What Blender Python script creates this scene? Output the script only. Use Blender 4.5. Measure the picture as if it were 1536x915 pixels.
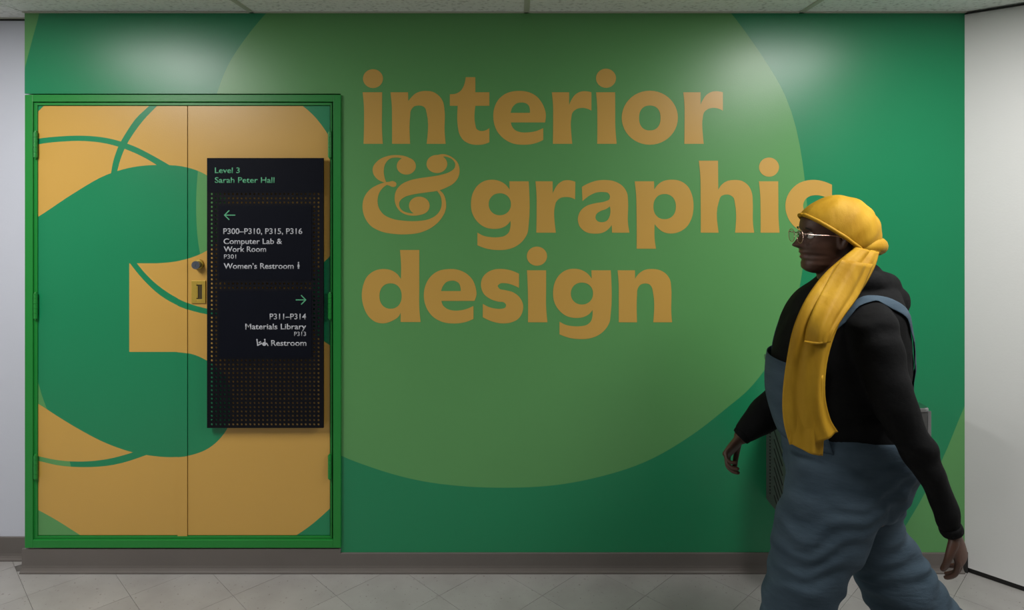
import bpy, bmesh, math, random
from mathutils import Vector, Matrix, noise
from mathutils.geometry import delaunay_2d_cdt
random.seed(7)
S = bpy.context.scene
C = S.collection
for o in list(bpy.data.objects): bpy.data.objects.remove(o)

# ------------------------------------------------------------------ camera, world, light, exposure
CAM_H, CAM_D, FOC = 1.697, 2.96, 998.0
cd = bpy.data.cameras.new('camera'); cam = bpy.data.objects.new('camera', cd); C.objects.link(cam)
cam.location = (0, -CAM_D, CAM_H); cam.rotation_euler = (math.pi/2, 0, 0)
cd.sensor_width = 36; cd.lens = 36*FOC/1536
cd.shift_x = -(778-768)/1536; cd.shift_y = -(457.5-285)/1536
cd.clip_start = 0.05; cd.clip_end = 60
S.camera = cam
w = bpy.data.worlds.new('world'); S.world = w; w.use_nodes = True
w.node_tree.nodes['Background'].inputs[0].default_value = (.75, .82, 1, 1)
w.node_tree.nodes['Background'].inputs[1].default_value = 0.25
S.view_settings.view_transform = 'Standard'; S.view_settings.look = 'None'
S.view_settings.gamma = 1; S.view_settings.use_curve_mapping = False
S.view_settings.exposure = -0.08
LIGHT_POWER = 42.0
LIGHT_X = (-2.10, 1.56, -5.76, 5.22); LIGHT_Y = -1.365
CEIL = 2.487

def W(px, py, y=0.0):
    """world point that lies at depth y for a photo position (calibrated pinhole)."""
    s = (CAM_D+y)/FOC
    return Vector(((px-778)*s, y, CAM_H-(py-285)*s))

# ------------------------------------------------------------------ materials
def mat(name, col, rough=.5, metal=0, spec=.5, noise_amt=0, nscale=8, bump=0, bscale=60, emit=0, coat=0, rvar=0):
    m = bpy.data.materials.new(name); m.use_nodes = True
    nt = m.node_tree; b = nt.nodes['Principled BSDF']
    b.inputs['Base Color'].default_value = (*col, 1); b.inputs['Roughness'].default_value = rough
    b.inputs['Metallic'].default_value = metal; b.inputs['Specular IOR Level'].default_value = spec
    if coat: b.inputs['Coat Weight'].default_value = coat
    if emit:
        b.inputs['Emission Color'].default_value = (*col, 1); b.inputs['Emission Strength'].default_value = emit
    tc = nt.nodes.new('ShaderNodeTexCoord')
    if noise_amt or rvar:
        n = nt.nodes.new('ShaderNodeTexNoise'); n.inputs['Scale'].default_value = nscale; n.inputs['Detail'].default_value = 5
        nt.links.new(tc.outputs['Object'], n.inputs['Vector'])
        if noise_amt:
            mx = nt.nodes.new('ShaderNodeMix'); mx.data_type = 'RGBA'
            mx.inputs[6].default_value = (*[c*(1-noise_amt) for c in col], 1)
            mx.inputs[7].default_value = (*[min(1, c*(1+noise_amt)) for c in col], 1)
            nt.links.new(n.outputs['Fac'], mx.inputs[0]); nt.links.new(mx.outputs[2], b.inputs['Base Color'])
        if rvar:
            mr = nt.nodes.new('ShaderNodeMapRange'); mr.inputs[3].default_value = rough-rvar; mr.inputs[4].default_value = rough+rvar
            nt.links.new(n.outputs['Fac'], mr.inputs[0]); nt.links.new(mr.outputs[0], b.inputs['Roughness'])
    if bump:
        n2 = nt.nodes.new('ShaderNodeTexNoise'); n2.inputs['Scale'].default_value = bscale; n2.inputs['Detail'].default_value = 4
        nt.links.new(tc.outputs['Object'], n2.inputs['Vector'])
        bp = nt.nodes.new('ShaderNodeBump'); bp.inputs['Strength'].default_value = bump; bp.inputs['Distance'].default_value = .004
        nt.links.new(n2.outputs['Fac'], bp.inputs['Height']); nt.links.new(bp.outputs[0], b.inputs['Normal'])
    return m

GREEN = mat('mural_green', (.011, .240, .098), .33, spec=.6, noise_amt=.03, nscale=3, bump=.05, bscale=180, rvar=.03)
LIGHTG = mat('mural_light_green', (.110, .335, .105), .33, spec=.6, noise_amt=.03, nscale=3, bump=.05, bscale=180, rvar=.03)
YEL = mat('mural_yellow', (.62, .36, .075), .34, spec=.7, noise_amt=.03, nscale=3, bump=.05, bscale=180, rvar=.03)
FRAMEG = mat('frame_green', (.012, .235, .035), .38, spec=.5, noise_amt=.05, nscale=6, bump=.08, bscale=90)
DARKGAP = mat('gap_dark', (.01, .012, .01), .8)
WHITE = mat('wall_white', (.66, .66, .65), .6, noise_amt=.02, nscale=2, bump=.08, bscale=120)
WHITEB = mat('wall_cool_white', (.60, .62, .70), .6, noise_amt=.02, nscale=2, bump=.08, bscale=120)
BASE = mat('vinyl_base', (.145, .128, .118), .26, noise_amt=.10, nscale=5, bump=.06, bscale=40)
SIGN = mat('sign_navy', (.004, .005, .010), .55, spec=.1, noise_amt=.08, nscale=20, bump=.03, bscale=300)
PERF = mat('sign_perforated', (.004, .004, .007), .6, spec=.15)
TWHITE = mat('sign_white', (.52, .53, .58), .5)
TGREEN = mat('sign_green', (.10, .42, .22), .5)
BRASS = mat('brass', (.55, .38, .06), .4, metal=.35, noise_amt=.1, nscale=60)
STEEL = mat('steel_lock', (.28, .31, .36), .28, metal=.9)
SLOT = mat('slot_dark', (.05, .035, .006), .6)
RAIL = mat('ceiling_rail', (.50, .50, .42), .4)
FLATBLACK = mat('flat_black', (.012, .011, .01), .6)  # flat black for the right wall's shaded gap, end strip and fountain openings
DIFF = mat('light_diffuser', (1, .97, .92), .5, emit=2.0)

def tile_mat():
    m = bpy.data.materials.new('floor_tile_vinyl'); m.use_nodes = True
    nt = m.node_tree; N = nt.nodes; L = nt.links; b = N['Principled BSDF']
    geo = N.new('ShaderNodeNewGeometry'); oi = N.new('ShaderNodeObjectInfo')
    n = N.new('ShaderNodeTexNoise'); n.inputs['Scale'].default_value = 5; n.inputs['Detail'].default_value = 8
    L.new(geo.outputs['Position'], n.inputs['Vector'])
    r = N.new('ShaderNodeValToRGB'); r.color_ramp.elements[0].color = (.30, .285, .275, 1); r.color_ramp.elements[1].color = (.375, .362, .35, 1)
    r.color_ramp.elements[0].position = .3; r.color_ramp.elements[1].position = .7
    L.new(n.outputs['Fac'], r.inputs[0])
    v = N.new('ShaderNodeTexNoise'); v.inputs['Scale'].default_value = 75; v.inputs['Detail'].default_value = 2
    L.new(geo.outputs['Position'], v.inputs['Vector'])
    r2 = N.new('ShaderNodeValToRGB'); r2.color_ramp.elements[0].position = .66; r2.color_ramp.elements[1].position = .73
    L.new(v.outputs['Fac'], r2.inputs[0])
    mx = N.new('ShaderNodeMix'); mx.data_type = 'RGBA'; mx.inputs[7].default_value = (.20, .18, .165, 1)
    L.new(r2.outputs[0], mx.inputs[0]); L.new(r.outputs[0], mx.inputs[6])
    hv = N.new('ShaderNodeHueSaturation'); mr = N.new('ShaderNodeMapRange'); mr.inputs[3].default_value = .95; mr.inputs[4].default_value = 1.04
    L.new(oi.outputs['Random'], mr.inputs[0]); L.new(mr.outputs[0], hv.inputs['Value']); L.new(mx.outputs[2], hv.inputs['Color'])
    L.new(hv.outputs[0], b.inputs['Base Color']); b.inputs['Roughness'].default_value = .42
    return m
TILE = tile_mat()

def ceil_mat():
    m = bpy.data.materials.new('acoustic_tile'); m.use_nodes = True
    nt = m.node_tree; N = nt.nodes; L = nt.links; b = N['Principled BSDF']
    geo = N.new('ShaderNodeNewGeometry')
    n = N.new('ShaderNodeTexNoise'); n.inputs['Scale'].default_value = 55; n.inputs['Detail'].default_value = 4
    L.new(geo.outputs['Position'], n.inputs['Vector'])
    r = N.new('ShaderNodeValToRGB'); r.color_ramp.elements[0].color = (.50, .51, .49, 1); r.color_ramp.elements[1].color = (.82, .835, .81, 1)
    r.color_ramp.elements[0].position = .28; r.color_ramp.elements[1].position = .48
    L.new(n.outputs['Fac'], r.inputs[0]); L.new(r.outputs[0], b.inputs['Base Color']); b.inputs['Roughness'].default_value = .9
    bp = N.new('ShaderNodeBump'); bp.inputs['Strength'].default_value = .5; bp.inputs['Distance'].default_value = .003
    L.new(n.outputs['Fac'], bp.inputs['Height']); L.new(bp.outputs[0], b.inputs['Normal'])
    return m
CTILE = ceil_mat()

def cloth(name, c0, c1, scale=(6, 6, 14), bump=.5, rough=.85, weave=700):
    m = bpy.data.materials.new(name); m.use_nodes = True
    nt = m.node_tree; N = nt.nodes; L = nt.links; b = N['Principled BSDF']
    tc = N.new('ShaderNodeTexCoord'); mp = N.new('ShaderNodeMapping'); mp.inputs['Scale'].default_value = scale
    L.new(tc.outputs['Object'], mp.inputs[0])
    n = N.new('ShaderNodeTexNoise'); n.inputs['Scale'].default_value = 1.3; n.inputs['Detail'].default_value = 5; L.new(mp.outputs[0], n.inputs['Vector'])
    r = N.new('ShaderNodeValToRGB'); r.color_ramp.elements[0].color = (*c0, 1); r.color_ramp.elements[1].color = (*c1, 1)
    r.color_ramp.elements[0].position = .3; r.color_ramp.elements[1].position = .7
    L.new(n.outputs['Fac'], r.inputs[0]); L.new(r.outputs[0], b.inputs['Base Color'])
    w_ = N.new('ShaderNodeTexNoise'); w_.inputs['Scale'].default_value = weave; L.new(tc.outputs['Object'], w_.inputs['Vector'])
    ad = N.new('ShaderNodeMath'); ad.operation = 'MULTIPLY_ADD'; ad.inputs[1].default_value = .08
    L.new(w_.outputs['Fac'], ad.inputs[0]); L.new(n.outputs['Fac'], ad.inputs[2])
    bp = N.new('ShaderNodeBump'); bp.inputs['Strength'].default_value = bump; bp.inputs['Distance'].default_value = .02
    L.new(ad.outputs[0], bp.inputs['Height']); L.new(bp.outputs[0], b.inputs['Normal'])
    b.inputs['Roughness'].default_value = rough; b.inputs['Specular IOR Level'].default_value = .15
    return m
DENIM = cloth('denim', (.036, .058, .080), (.062, .092, .122), (5, 5, 16))
BLACK = cloth('black_knit', (.002, .0022, .0025), (.0045, .0045, .005), (7, 7, 9), .5)
SCARF = cloth('yellow_scarf', (.34, .175, .008), (.47, .27, .020), (12, 12, 4), .35, .6)
SKIN = mat('brown_skin', (.075, .032, .019), .5, noise_amt=.12, nscale=14, bump=.1, bscale=200)
LIPS = mat('lips', (.10, .035, .028), .45)
EYEW = mat('eye_white', (.6, .58, .55), .2)
IRIS = mat('iris_dark', (.01, .006, .004), .15)
GOLD = mat('rose_gold_wire', (.75, .5, .42), .25, metal=.9)
SHOE = mat('shoe_leather', (.02, .02, .022), .5)
SOLE = mat('shoe_sole', (.45, .44, .42), .6)
CABINET = mat('fountain_grey', (.10, .10, .098), .35, metal=.4, noise_amt=.08, nscale=30)
STAIN = mat('stainless', (.45, .46, .47), .28, metal=1, noise_amt=.06, nscale=40)
GLASS = bpy.data.materials.new('lens_glass'); GLASS.use_nodes = True
_b = GLASS.node_tree.nodes['Principled BSDF']; _b.inputs['Transmission Weight'].default_value = 1; _b.inputs['Roughness'].default_value = .02; _b.inputs['IOR'].default_value = 1.05

# ------------------------------------------------------------------ helpers
def link(name, me, mats, parent=None, smooth=False):
    o = bpy.data.objects.new(name, me); C.objects.link(o)
    if not isinstance(mats, (list, tuple)): mats = [mats]
    if not me.materials:
        for m in mats: me.materials.append(m)
    if parent is not None:
        o.parent = parent
        o.matrix_parent_inverse = Matrix.Translation(-world_loc(parent))
    if smooth:
        for p in me.polygons: p.use_smooth = True
    return o
def world_loc(o):
    v = Vector(o.location)
    # parents are only ever translated
    if o.parent is not None:
        v = world_loc(o.parent) + (o.location + o.matrix_parent_inverse.translation)
    return v
def thing(name, loc, label=None, cat=None, group=None, kind=None):
    o = bpy.data.objects.new(name, None); C.objects.link(o); o.location = loc; o.empty_display_size = .05
    tag(o, label, cat, group, kind); return o
def tag(o, label=None, cat=None, group=None, kind=None):
    if label: o['label'] = label
    if cat: o['category'] = cat
    if group: o['group'] = group
    if kind: o['kind'] = kind
    return o
def box_bm(bm, x0, x1, y0, y1, z0, z1, bev=0):
    r = bmesh.ops.create_cube(bm, size=1)
    vs = r['verts']
    for v in vs:
        v.co = Vector(((x0+x1)/2+v.co.x*(x1-x0), (y0+y1)/2+v.co.y*(y1-y0), (z0+z1)/2+v.co.z*(z1-z0)))
    if bev:
        es = {e for v in vs for e in v.link_edges}
        bmesh.ops.bevel(bm, geom=list(es), offset=bev, segments=2, affect='EDGES', profile=.5)
def bm_obj(name, bm, mats, parent=None, smooth=False):
    me = bpy.data.meshes.new(name); bmesh.ops.recalc_face_normals(bm, faces=bm.faces); bm.to_mesh(me); bm.free()
    return link(name, me, mats, parent, smooth)
def box(name, x0, x1, y0, y1, z0, z1, m, parent=None, bev=0):
    bm = bmesh.new(); box_bm(bm, x0, x1, y0, y1, z0, z1, bev); return bm_obj(name, bm, m, parent)
def pxbox(name, x0, x1, y0, y1, ya, yb, m, parent=None, bev=0):
    a = W(x0, y0, ya); b = W(x1, y1, ya)
    return box(name, a.x, b.x, ya, yb, b.z, a.z, m, parent, bev)

def smooth_contour(pts, sub=6):
    """pts: (x,y) smooth or (x,y,1) corner, closed."""
    n = len(pts); out = []
    for i in range(n):
        p1 = pts[i]; p2 = pts[(i+1) % n]; p0 = pts[i-1]; p3 = pts[(i+2) % n]
        a = Vector(p1[:2]); b = Vector(p2[:2])
        c1 = len(p1) > 2; c2 = len(p2) > 2
        out.append(a)
        if c1 and c2: continue
        d = (b-a).length
        t1 = None; t2 = None
        if not c1:
            q = Vector(p0[:2]); l0 = (a-q).length
            t1 = ((b-a)/d*l0+(a-q)/l0*d)/(l0+d)*d if l0 > 1e-6 else (b-a)
        if not c2:
            q = Vector(p3[:2]); l3 = (q-b).length
            t2 = ((b-a)/d*l3+(q-b)/l3*d)/(l3+d)*d if l3 > 1e-6 else (b-a)
        if t1 is None: t1 = (b-a)*1.5-t2*.5
        if t2 is None: t2 = (b-a)*1.5-t1*.5
        for k in range(1, sub):
            t = k/sub; h = t*t*t; s_ = t*t
            out.append(a*(2*h-3*s_+1)+t1*(h-2*s_+t)+b*(-2*h+3*s_)+t2*(h-s_))
    return out
def ell(cx, cy, rx, ry, n=40, p=2.0):
    r = []
    for i in range(n):
        a = 2*math.pi*i/n; c, s = math.cos(a), math.sin(a)
        r.append(Vector((cx+rx*math.copysign(abs(c)**(2/p), c), cy+ry*math.copysign(abs(s)**(2/p), s))))
    return r
def inside(p, poly):
    x, y = p; r = False; n = len(poly); j = n-1
    for i in range(n):
        xi, yi = poly[i]; xj, yj = poly[j]
        if (yi > y) != (yj > y) and x < (xj-xi)*(y-yi)/(yj-yi)+xi: r = not r
        j = i
    return r
def planar(name, contours, classify, y0, y1, mats, parent=None, px=True):
    """triangulate contours (photo px or metres), keep triangles classify() gives a material index for, give thickness y0 (front) .. y1."""
    vs = []; es = []
    for c in contours:
        k = len(vs); n = len(c); vs += [Vector((p[0], p[1])) for p in c]; es += [(k+i, k+(i+1) % n) for i in range(n)]
    V, E, F, _, _, _ = delaunay_2d_cdt(vs, es, [], 0, 1e-5)
    keep = []; 
    for f in F:
        c = ((V[f[0]][0]+V[f[1]][0]+V[f[2]][0])/3, (V[f[0]][1]+V[f[1]][1]+V[f[2]][1])/3)
        k = classify(c)
        if k is not None: keep.append((f, k))
    def P(v, y):
        return W(v[0], v[1], 0).xz if px else Vector((v[0], v[1]))
    bm = bmesh.new(); fr = {}; bk = {}
    def gv(i, d, y):
        if i not in d:
            q = P(V[i], y); d[i] = bm.verts.new((q[0], y, q[1]))
        return d[i]
    cnt = {}
    for f, k in keep:
        a = bm.faces.new([gv(i, fr, y0) for i in f]); a.material_index = k
        a = bm.faces.new([gv(i, bk, y1) for i in reversed(f)]); a.material_index = k
        for i in range(3):
            e = (f[i], f[(i+1) % 3]); cnt.setdefault(tuple(sorted(e)), []).append((e, k))
    for e, l in cnt.items():
        if len(l) == 1:
            (a, b), k = l[0]
            q = bm.faces.new([fr[b], fr[a], bk[a], bk[b]]); q.material_index = k
    bmesh.ops.recalc_face_normals(bm, faces=bm.faces)
    me = bpy.data.meshes.new(name); bm.to_mesh(me); bm.free()
    return link(name, me, mats, parent)

def catmull(pts, sub):
    out = []; n = len(pts)
    for i in range(n-1):
        p0 = pts[max(i-1, 0)]; p1 = pts[i]; p2 = pts[i+1]; p3 = pts[min(i+2, n-1)]
        for k in range(sub):
            t = k/sub
            out.append(.5*((2*p1)+(p2-p0)*t+(2*p0-5*p1+4*p2-p3)*t*t+(3*p1-p0-3*p2+p3)*t**3))
    out.append(pts[-1]); return out
class Loft:
    """rings of (centre, a_vec, b_vec) interpolated smoothly; point(t,ang): a*cos + b*sin"""
    def __init__(s, rings, sub=4, p=2.0):
        cs = catmull([r[0] for r in rings], sub); a = catmull([r[1] for r in rings], sub); b = catmull([r[2] for r in rings], sub)
        s.r = list(zip(cs, a, b)); s.p = p
    def pt(s, i, ang, off=0):
        i0 = max(0, min(len(s.r)-1, int(i))); i1 = min(len(s.r)-1, i0+1); t = i-i0
        c = s.r[i0][0].lerp(s.r[i1][0], t); a = s.r[i0][1].lerp(s.r[i1][1], t); b = s.r[i0][2].lerp(s.r[i1][2], t)
        if off: a = a*(1+off/a.length); b = b*(1+off/b.length)
        return c+a*math.cos(ang)+b*math.sin(ang)
    def build(s, bm, seg=24, dome=0, disp=None):
        rows = []
        def ring(c, a, b, j):
            row = []
            for k in range(seg):
                g = 2*math.pi*k/seg; v = a*math.cos(g)+b*math.sin(g)
                if disp: v = v*(1+disp(j, g))
                row.append(bm.verts.new(c+v))
            return row
        R = list(s.r)
        if dome:
            d0 = (R[0][0]-R[1][0]).normalized(); d1 = (R[-1][0]-R[-2][0]).normalized()
            pre = []; post = []
            for q in (.97, .8, .45):
                h = math.sqrt(1-q*q)*dome*min(R[0][1].length, R[0][2].length)
                h2 = math.sqrt(1-q*q)*dome*min(R[-1][1].length, R[-1][2].length)
                pre.insert(0, (R[0][0]+d0*h, R[0][1]*q, R[0][2]*q)); post.append((R[-1][0]+d1*h2, R[-1][1]*q, R[-1][2]*q))
            R = pre+R+post
        for j, (c, a, b) in enumerate(R): rows.append(ring(c, a, b, j))
        for j in range(len(rows)-1):
            for k in range(seg):
                bm.faces.new([rows[j][k], rows[j][(k+1) % seg], rows[j+1][(k+1) % seg], rows[j+1][k]])
        bm.faces.new(rows[0][::-1]); bm.faces.new(rows[-1])
def edge_rings(L):
    """(front px, front py, back px, back py, y, half width)"""
    out = []
    for fx, fy, bx, by, y, b in L:
        p = W(fx, fy, y); q = W(bx, by, y)
        out.append(((p+q)/2, (p-q)/2, Vector((0, -b, 0))))
    return out
def tube_rings(pts, rs, side=Vector((0, -1, 0)), flat=1.0):
    out = []; n = len(pts)
    for i, p in enumerate(pts):
        t = (pts[min(i+1, n-1)]-pts[max(i-1, 0)]).normalized()
        b = (side-t*side.dot(t)).normalized(); a = t.cross(b)
        r = rs[i] if isinstance(rs, (list, tuple)) else rs
        out.append((p, a*r, b*r*flat))
    return out
def tube(bm, pts, rs, seg=14, sub=3, dome=1, side=Vector((0, -1, 0)), flat=1.0):
    Loft(tube_rings(pts, rs, side, flat), sub).build(bm, seg, dome)
def remeshed(name, bm, voxel, smooth_it=4, disp=None):
    bmesh.ops.recalc_face_normals(bm, faces=bm.faces)
    me = bpy.data.meshes.new(name+'_raw'); bm.to_mesh(me); bm.free()
    o = bpy.data.objects.new('tmp', me); C.objects.link(o)
    m = o.modifiers.new('r', 'REMESH'); m.mode = 'VOXEL'; m.voxel_size = voxel; m.use_smooth_shade = True
    if smooth_it:
        q = o.modifiers.new('s', 'SMOOTH'); q.iterations = smooth_it; q.factor = .5
    dg = bpy.context.evaluated_depsgraph_get(); dg.update()
    me2 = bpy.data.meshes.new_from_object(o.evaluated_get(dg)); me2.name = name
    bpy.data.objects.remove(o); bpy.data.meshes.remove(me)
    if disp:
        ns = [v.normal.copy() for v in me2.vertices]
        for v, nn in zip(me2.vertices, ns): v.co = v.co+nn*disp(v.co, nn)
    me2.materials.clear()
    for p in me2.polygons: p.use_smooth = True; p.material_index = 0
    return me2

# ------------------------------------------------------------------ mural outlines (photo px)
circle_pts = [(400, 19), (370, 55), (342, 98), (322, 150), (302, 220), (294, 300), (300, 382), (322, 450), (352, 515), (395, 582), (448, 640), (505, 680),
              (560, 702), (620, 719), (690, 729), (760, 731.5), (830, 728), (900, 715), (965, 694), (1040, 651), (1090, 612), (1122, 585), (1160, 535), (1187, 480), (1203, 410), (1211, 340), (1207, 269), (1178, 144), (1137, 75), (1096, 19), (1040, -40), (800, -120), (500, -60)]
CIRC = smooth_contour(circle_pts, 5)
LCORN = smooth_contour([(20, 5, 1), (62, 5, 1), (58, 24), (51, 50), (44, 76), (37, 103), (30, 130, 1), (20, 130, 1)], 4)
RCORN = smooth_contour([(1470, 560, 1), (1447, 609), (1413, 690), (1386, 742), (1351, 800), (1325, 836), (1290, 870, 1), (1470, 870, 1)], 4)

X0, X1 = W(37, 0).x, W(1447, 0).x
# ------------------------------------------------------------------ structure
wall_rect = [Vector(p) for p in ((37, 19.5), (1447, 19.5), (1447, 850), (511, 850), (511, 140.5), (37, 140.5))]
def wall_cls(c):
    x, y = c
    if not inside(c, wall_rect): return None
    if inside(c, CIRC) or inside(c, LCORN) or inside(c, RCORN): return 1
    return 0
wall = planar('wall_back', [wall_rect, CIRC, LCORN, RCORN], wall_cls, 0, .05, [GREEN, LIGHTG]); tag(wall, kind='structure')
core = box('wall_core', X0, X1, .05, .11, 0, CEIL, WHITE, wall)
CL = X1
wl = box('wall_left', -6.2, X0, .10, .2, 0, CEIL, WHITEB); tag(wl, kind='structure')
tag(box('wall_end_left', -6.3, -6.2, -3.7, .2, 0, CEIL, WHITE), kind='structure')
tag(box('wall_end_right', 6.2, 6.3, -3.7, .2, 0, CEIL, WHITE), kind='structure')
FRONTP = mat('wall_dark_low_bounce', (.16, .17, .18), .6, noise_amt=.03, nscale=2)  # dark tone invented for the unseen wall to cut its bounce light
tag(box('wall_front', -6.3, 6.3, -3.8, -3.7, 0, CEIL, FRONTP), kind='structure')
# angled white wall on the right, standing 12 mm off the floor over a black strip coloured as the gap's shade
K = .92
def prism(name, pts, z0, z1, m, parent=None):
    bm = bmesh.new(); lo = [bm.verts.new((p[0], p[1], z0)) for p in pts]; hi = [bm.verts.new((p[0], p[1], z1)) for p in pts]
    n = len(pts); bm.faces.new(lo[::-1]); bm.faces.new(hi)
    for i in range(n): bm.faces.new([lo[i], lo[(i+1) % n], hi[(i+1) % n], hi[i]])
    return bm_obj(name, bm, m, parent)
wr = prism('wall_right', [(X1, .0), (X1+K, -K), (6.2, -K), (6.2, .1), (X1, .1)], .022, CEIL, WHITE); tag(wr, kind='structure')
prism('gap_shade_strip', [(X1+.006, .006), (X1+K+.004, -K+.008), (6.2, -K+.008), (6.2, .1), (X1+.006, .1)], .0, .022, FLATBLACK, wr)
prism('black_end_strip', [(X1-.012, -.006), (X1+.004, -.014), (X1+.012, -.006), (X1, 0)], .0, .09, FLATBLACK, wr)  # narrow black strip at the wall's lower corner

# ceiling: grid of acoustic tiles in rails
ceiling = box('ceiling', -6.3, 6.3, -3.8, .2, CEIL+.03, CEIL+.09, WHITE); tag(ceiling, kind='structure')
gx = [-6.2]+[(-1.184+1.2195*k) for k in range(-4, 7) if -6.2 < -1.184+1.2195*k < 6.2]+[6.2]
gy = [-3.7, -3.195, -1.975, -.755, 0.0]
lights = []
for i in range(len(gx)-1):
    for j in range(len(gy)-1):
        xc = (gx[i]+gx[i+1])/2; yc = (gy[j]+gy[j+1])/2
        if any(gx[i] < lx < gx[i+1] for lx in LIGHT_X) and abs(yc-LIGHT_Y) < .1:
            lx = [l for l in LIGHT_X if gx[i] < l < gx[i+1]][0]
            if gx[i+1]-lx-.31 > .05: box('ceiling_tile', lx+.308, gx[i+1]-.004, gy[j]+.004, gy[j+1]-.003, CEIL, CEIL+.02, CTILE, ceiling)
            if lx-.31-gx[i] > .05: box('ceiling_tile', gx[i]+.004, lx-.308, gy[j]+.004, gy[j+1]-.003, CEIL, CEIL+.02, CTILE, ceiling)
            continue
        y1 = gy[j+1]-.003
        if gy[j+1] == 0 and gx[i+1] <= X0+.001: y1 = .10
        x0, x1 = gx[i]+.004, gx[i+1]-.004
        if gy[j+1] == 0 and gx[i] < X0 < gx[i+1]:
            box('ceiling_tile', x0, X0-.002, gy[j]+.004, .10, CEIL, CEIL+.02, CTILE, ceiling)
            x0 = X0-.002
        if gx[i] > 2.2 and gy[j+1] > -.9:
            continue
        box('ceiling_tile', x0, x1, gy[j]+.004, y1, CEIL+random.uniform(0, .002), CEIL+.02, CTILE, ceiling)
for x in gx[1:-1]: box('ceiling_rail', x-.012, x+.012, -3.7, .0 if x > X0 else .1, CEIL-.004, CEIL+.004, RAIL, ceiling, .001)
for y in gy[1:-1]: box('ceiling_rail', -6.2, 6.2 if y < -.9 else X1+.5, y-.012, y+.012, CEIL-.0035, CEIL+.004, RAIL, ceiling, .001)
t = box('trim_1', X0, X1, -.016, .0, CEIL-.004, CEIL, RAIL); tag(t, kind='structure')
t = box('trim_2', -6.2, X0, .086, .10, CEIL-.004, CEIL, RAIL); tag(t, kind='structure')
t = box('trim_3', -6.2, X0, .098, .1005, CEIL-.012, CEIL-.004, DARKGAP); tag(t, kind='structure')
bm = bmesh.new()
vs = [bm.verts.new(v) for v in ((X1, -.016, CEIL-.004), (X1+K, -K-.016, CEIL-.004), (X1+K, -K, CEIL-.004), (X1, 0, CEIL-.004))]
bm.faces.new(vs); t = bm_obj('trim_4', bm, DARKGAP); tag(t, kind='structure')
md = t.modifiers.new('s', 'SOLIDIFY'); md.thickness = .006

# lamps of the ceiling (recessed troffers)
for k, lx in enumerate(LIGHT_X):
    L_ = thing('ceiling_light', (lx, LIGHT_Y, CEIL), 'recessed rectangular ceiling light %s' % ('above the double doors', 'above the walking person', 'far along the left corridor', 'far along the right corridor')[k], 'light')
    bm = bmesh.new()
    for (a, b, c, d) in ((-.3, .3, -.6, -.57), (-.3, .3, .57, .6), (-.3, -.27, -.57, .57), (.27, .3, -.57, .57)):
        box_bm(bm, lx+a, lx+b, LIGHT_Y+c, LIGHT_Y+d, CEIL-.003, CEIL+.02)
    bm_obj('frame', bm, RAIL, L_)
    box('diffuser', lx-.27, lx+.27, LIGHT_Y-.57, LIGHT_Y+.57, CEIL+.005, CEIL+.012, DIFF, L_)
    ld = bpy.data.lights.new('troffer_lamp', 'AREA'); ld.shape = 'RECTANGLE'; ld.size = .52; ld.size_y = 1.12
    ld.energy = LIGHT_POWER; ld.color = (1, .985, .965)
    lo = bpy.data.objects.new('lamp', ld); C.objects.link(lo); lo.parent = L_; lo.location = (0, 0, .002)

# floor: diagonal 12 inch vinyl tiles
floor = box('floor', -6.3, 6.3, -3.8, .2, -.08, -.004, mat('floor_joint', (.13, .12, .11), .7)); tag(floor, kind='structure')
def clip(poly, nx, ny, d):
    out = []
    for i in range(len(poly)):
        a = poly[i]; b = poly[(i+1) % len(poly)]; da = a[0]*nx+a[1]*ny-d; db = b[0]*nx+b[1]*ny-d
        if da <= 0: out.append(a)
        if (da < 0) != (db < 0) and abs(da-db) > 1e-9:
            t = da/(da-db); out.append((a[0]+(b[0]-a[0])*t, a[1]+(b[1]-a[1])*t))
    return out
T = .3048; g = .0007; r2 = math.sqrt(.5)
ax = (461-778)/337.16; bx = (871-778)/337.16     # wall crossings of the two joint directions
ca = ax*r2; cb = bx*r2
rest = bmesh.new()
def add_tile(bm, poly, z):
    lo = [bm.verts.new((p[0], p[1], -.004)) for p in poly]; hi = [bm.verts.new((p[0], p[1], z)) for p in poly]
    bm.faces.new(hi)
    for i in range(len(poly)): bm.faces.new([lo[i], lo[(i+1) % len(poly)], hi[(i+1) % len(poly)], hi[i]])
ntile = 0
for i in range(-40, 40):
    for j in range(-40, 40):
        # u=(x+y)r2 constant along joint family A (towards camera = right) ; v=(x-y)r2
        u0, u1 = ca+i*T+g, ca+(i+1)*T-g; v0, v1 = cb+j*T+g, cb+(j+1)*T-g
        poly = [((u+v)*r2, (u-v)*r2) for u, v in ((u0, v0), (u0, v1), (u1, v1), (u1, v0))]
        cx = sum(p[0] for p in poly)/4; cy = sum(p[1] for p in poly)/4
        if cx < X0+.12: poly = clip(poly, 0, 1, .10)
        else: poly = clip(poly, 0, 1, .0)
        for a in ((1, 0, 6.2), (-1, 0, 6.2), (0, -1, 3.7)):
            if len(poly) > 2: poly = clip(poly, *a)
        if math.hypot(cx-X1-K, cy+K) < .24: pass
        elif cx > X1-.4 and len(poly) > 2 and cx < X1+K: poly = clip(poly, r2, r2, X1*r2+.004)
        elif cx >= X1+K and len(poly) > 2: poly = clip(poly, 0, 1, -K)
        if len(poly) < 3: continue
        z = random.uniform(-.0003, 0.0)
        if cy > -1.45 and -3.0 < cx < 3.2:
            bm = bmesh.new(); add_tile(bm, poly, z); bm_obj('floor_tile', bm, TILE, floor); ntile += 1
        else: add_tile(rest, poly, z)
tag(bm_obj('floor_tile_field', rest, TILE, floor), kind='stuff')

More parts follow.
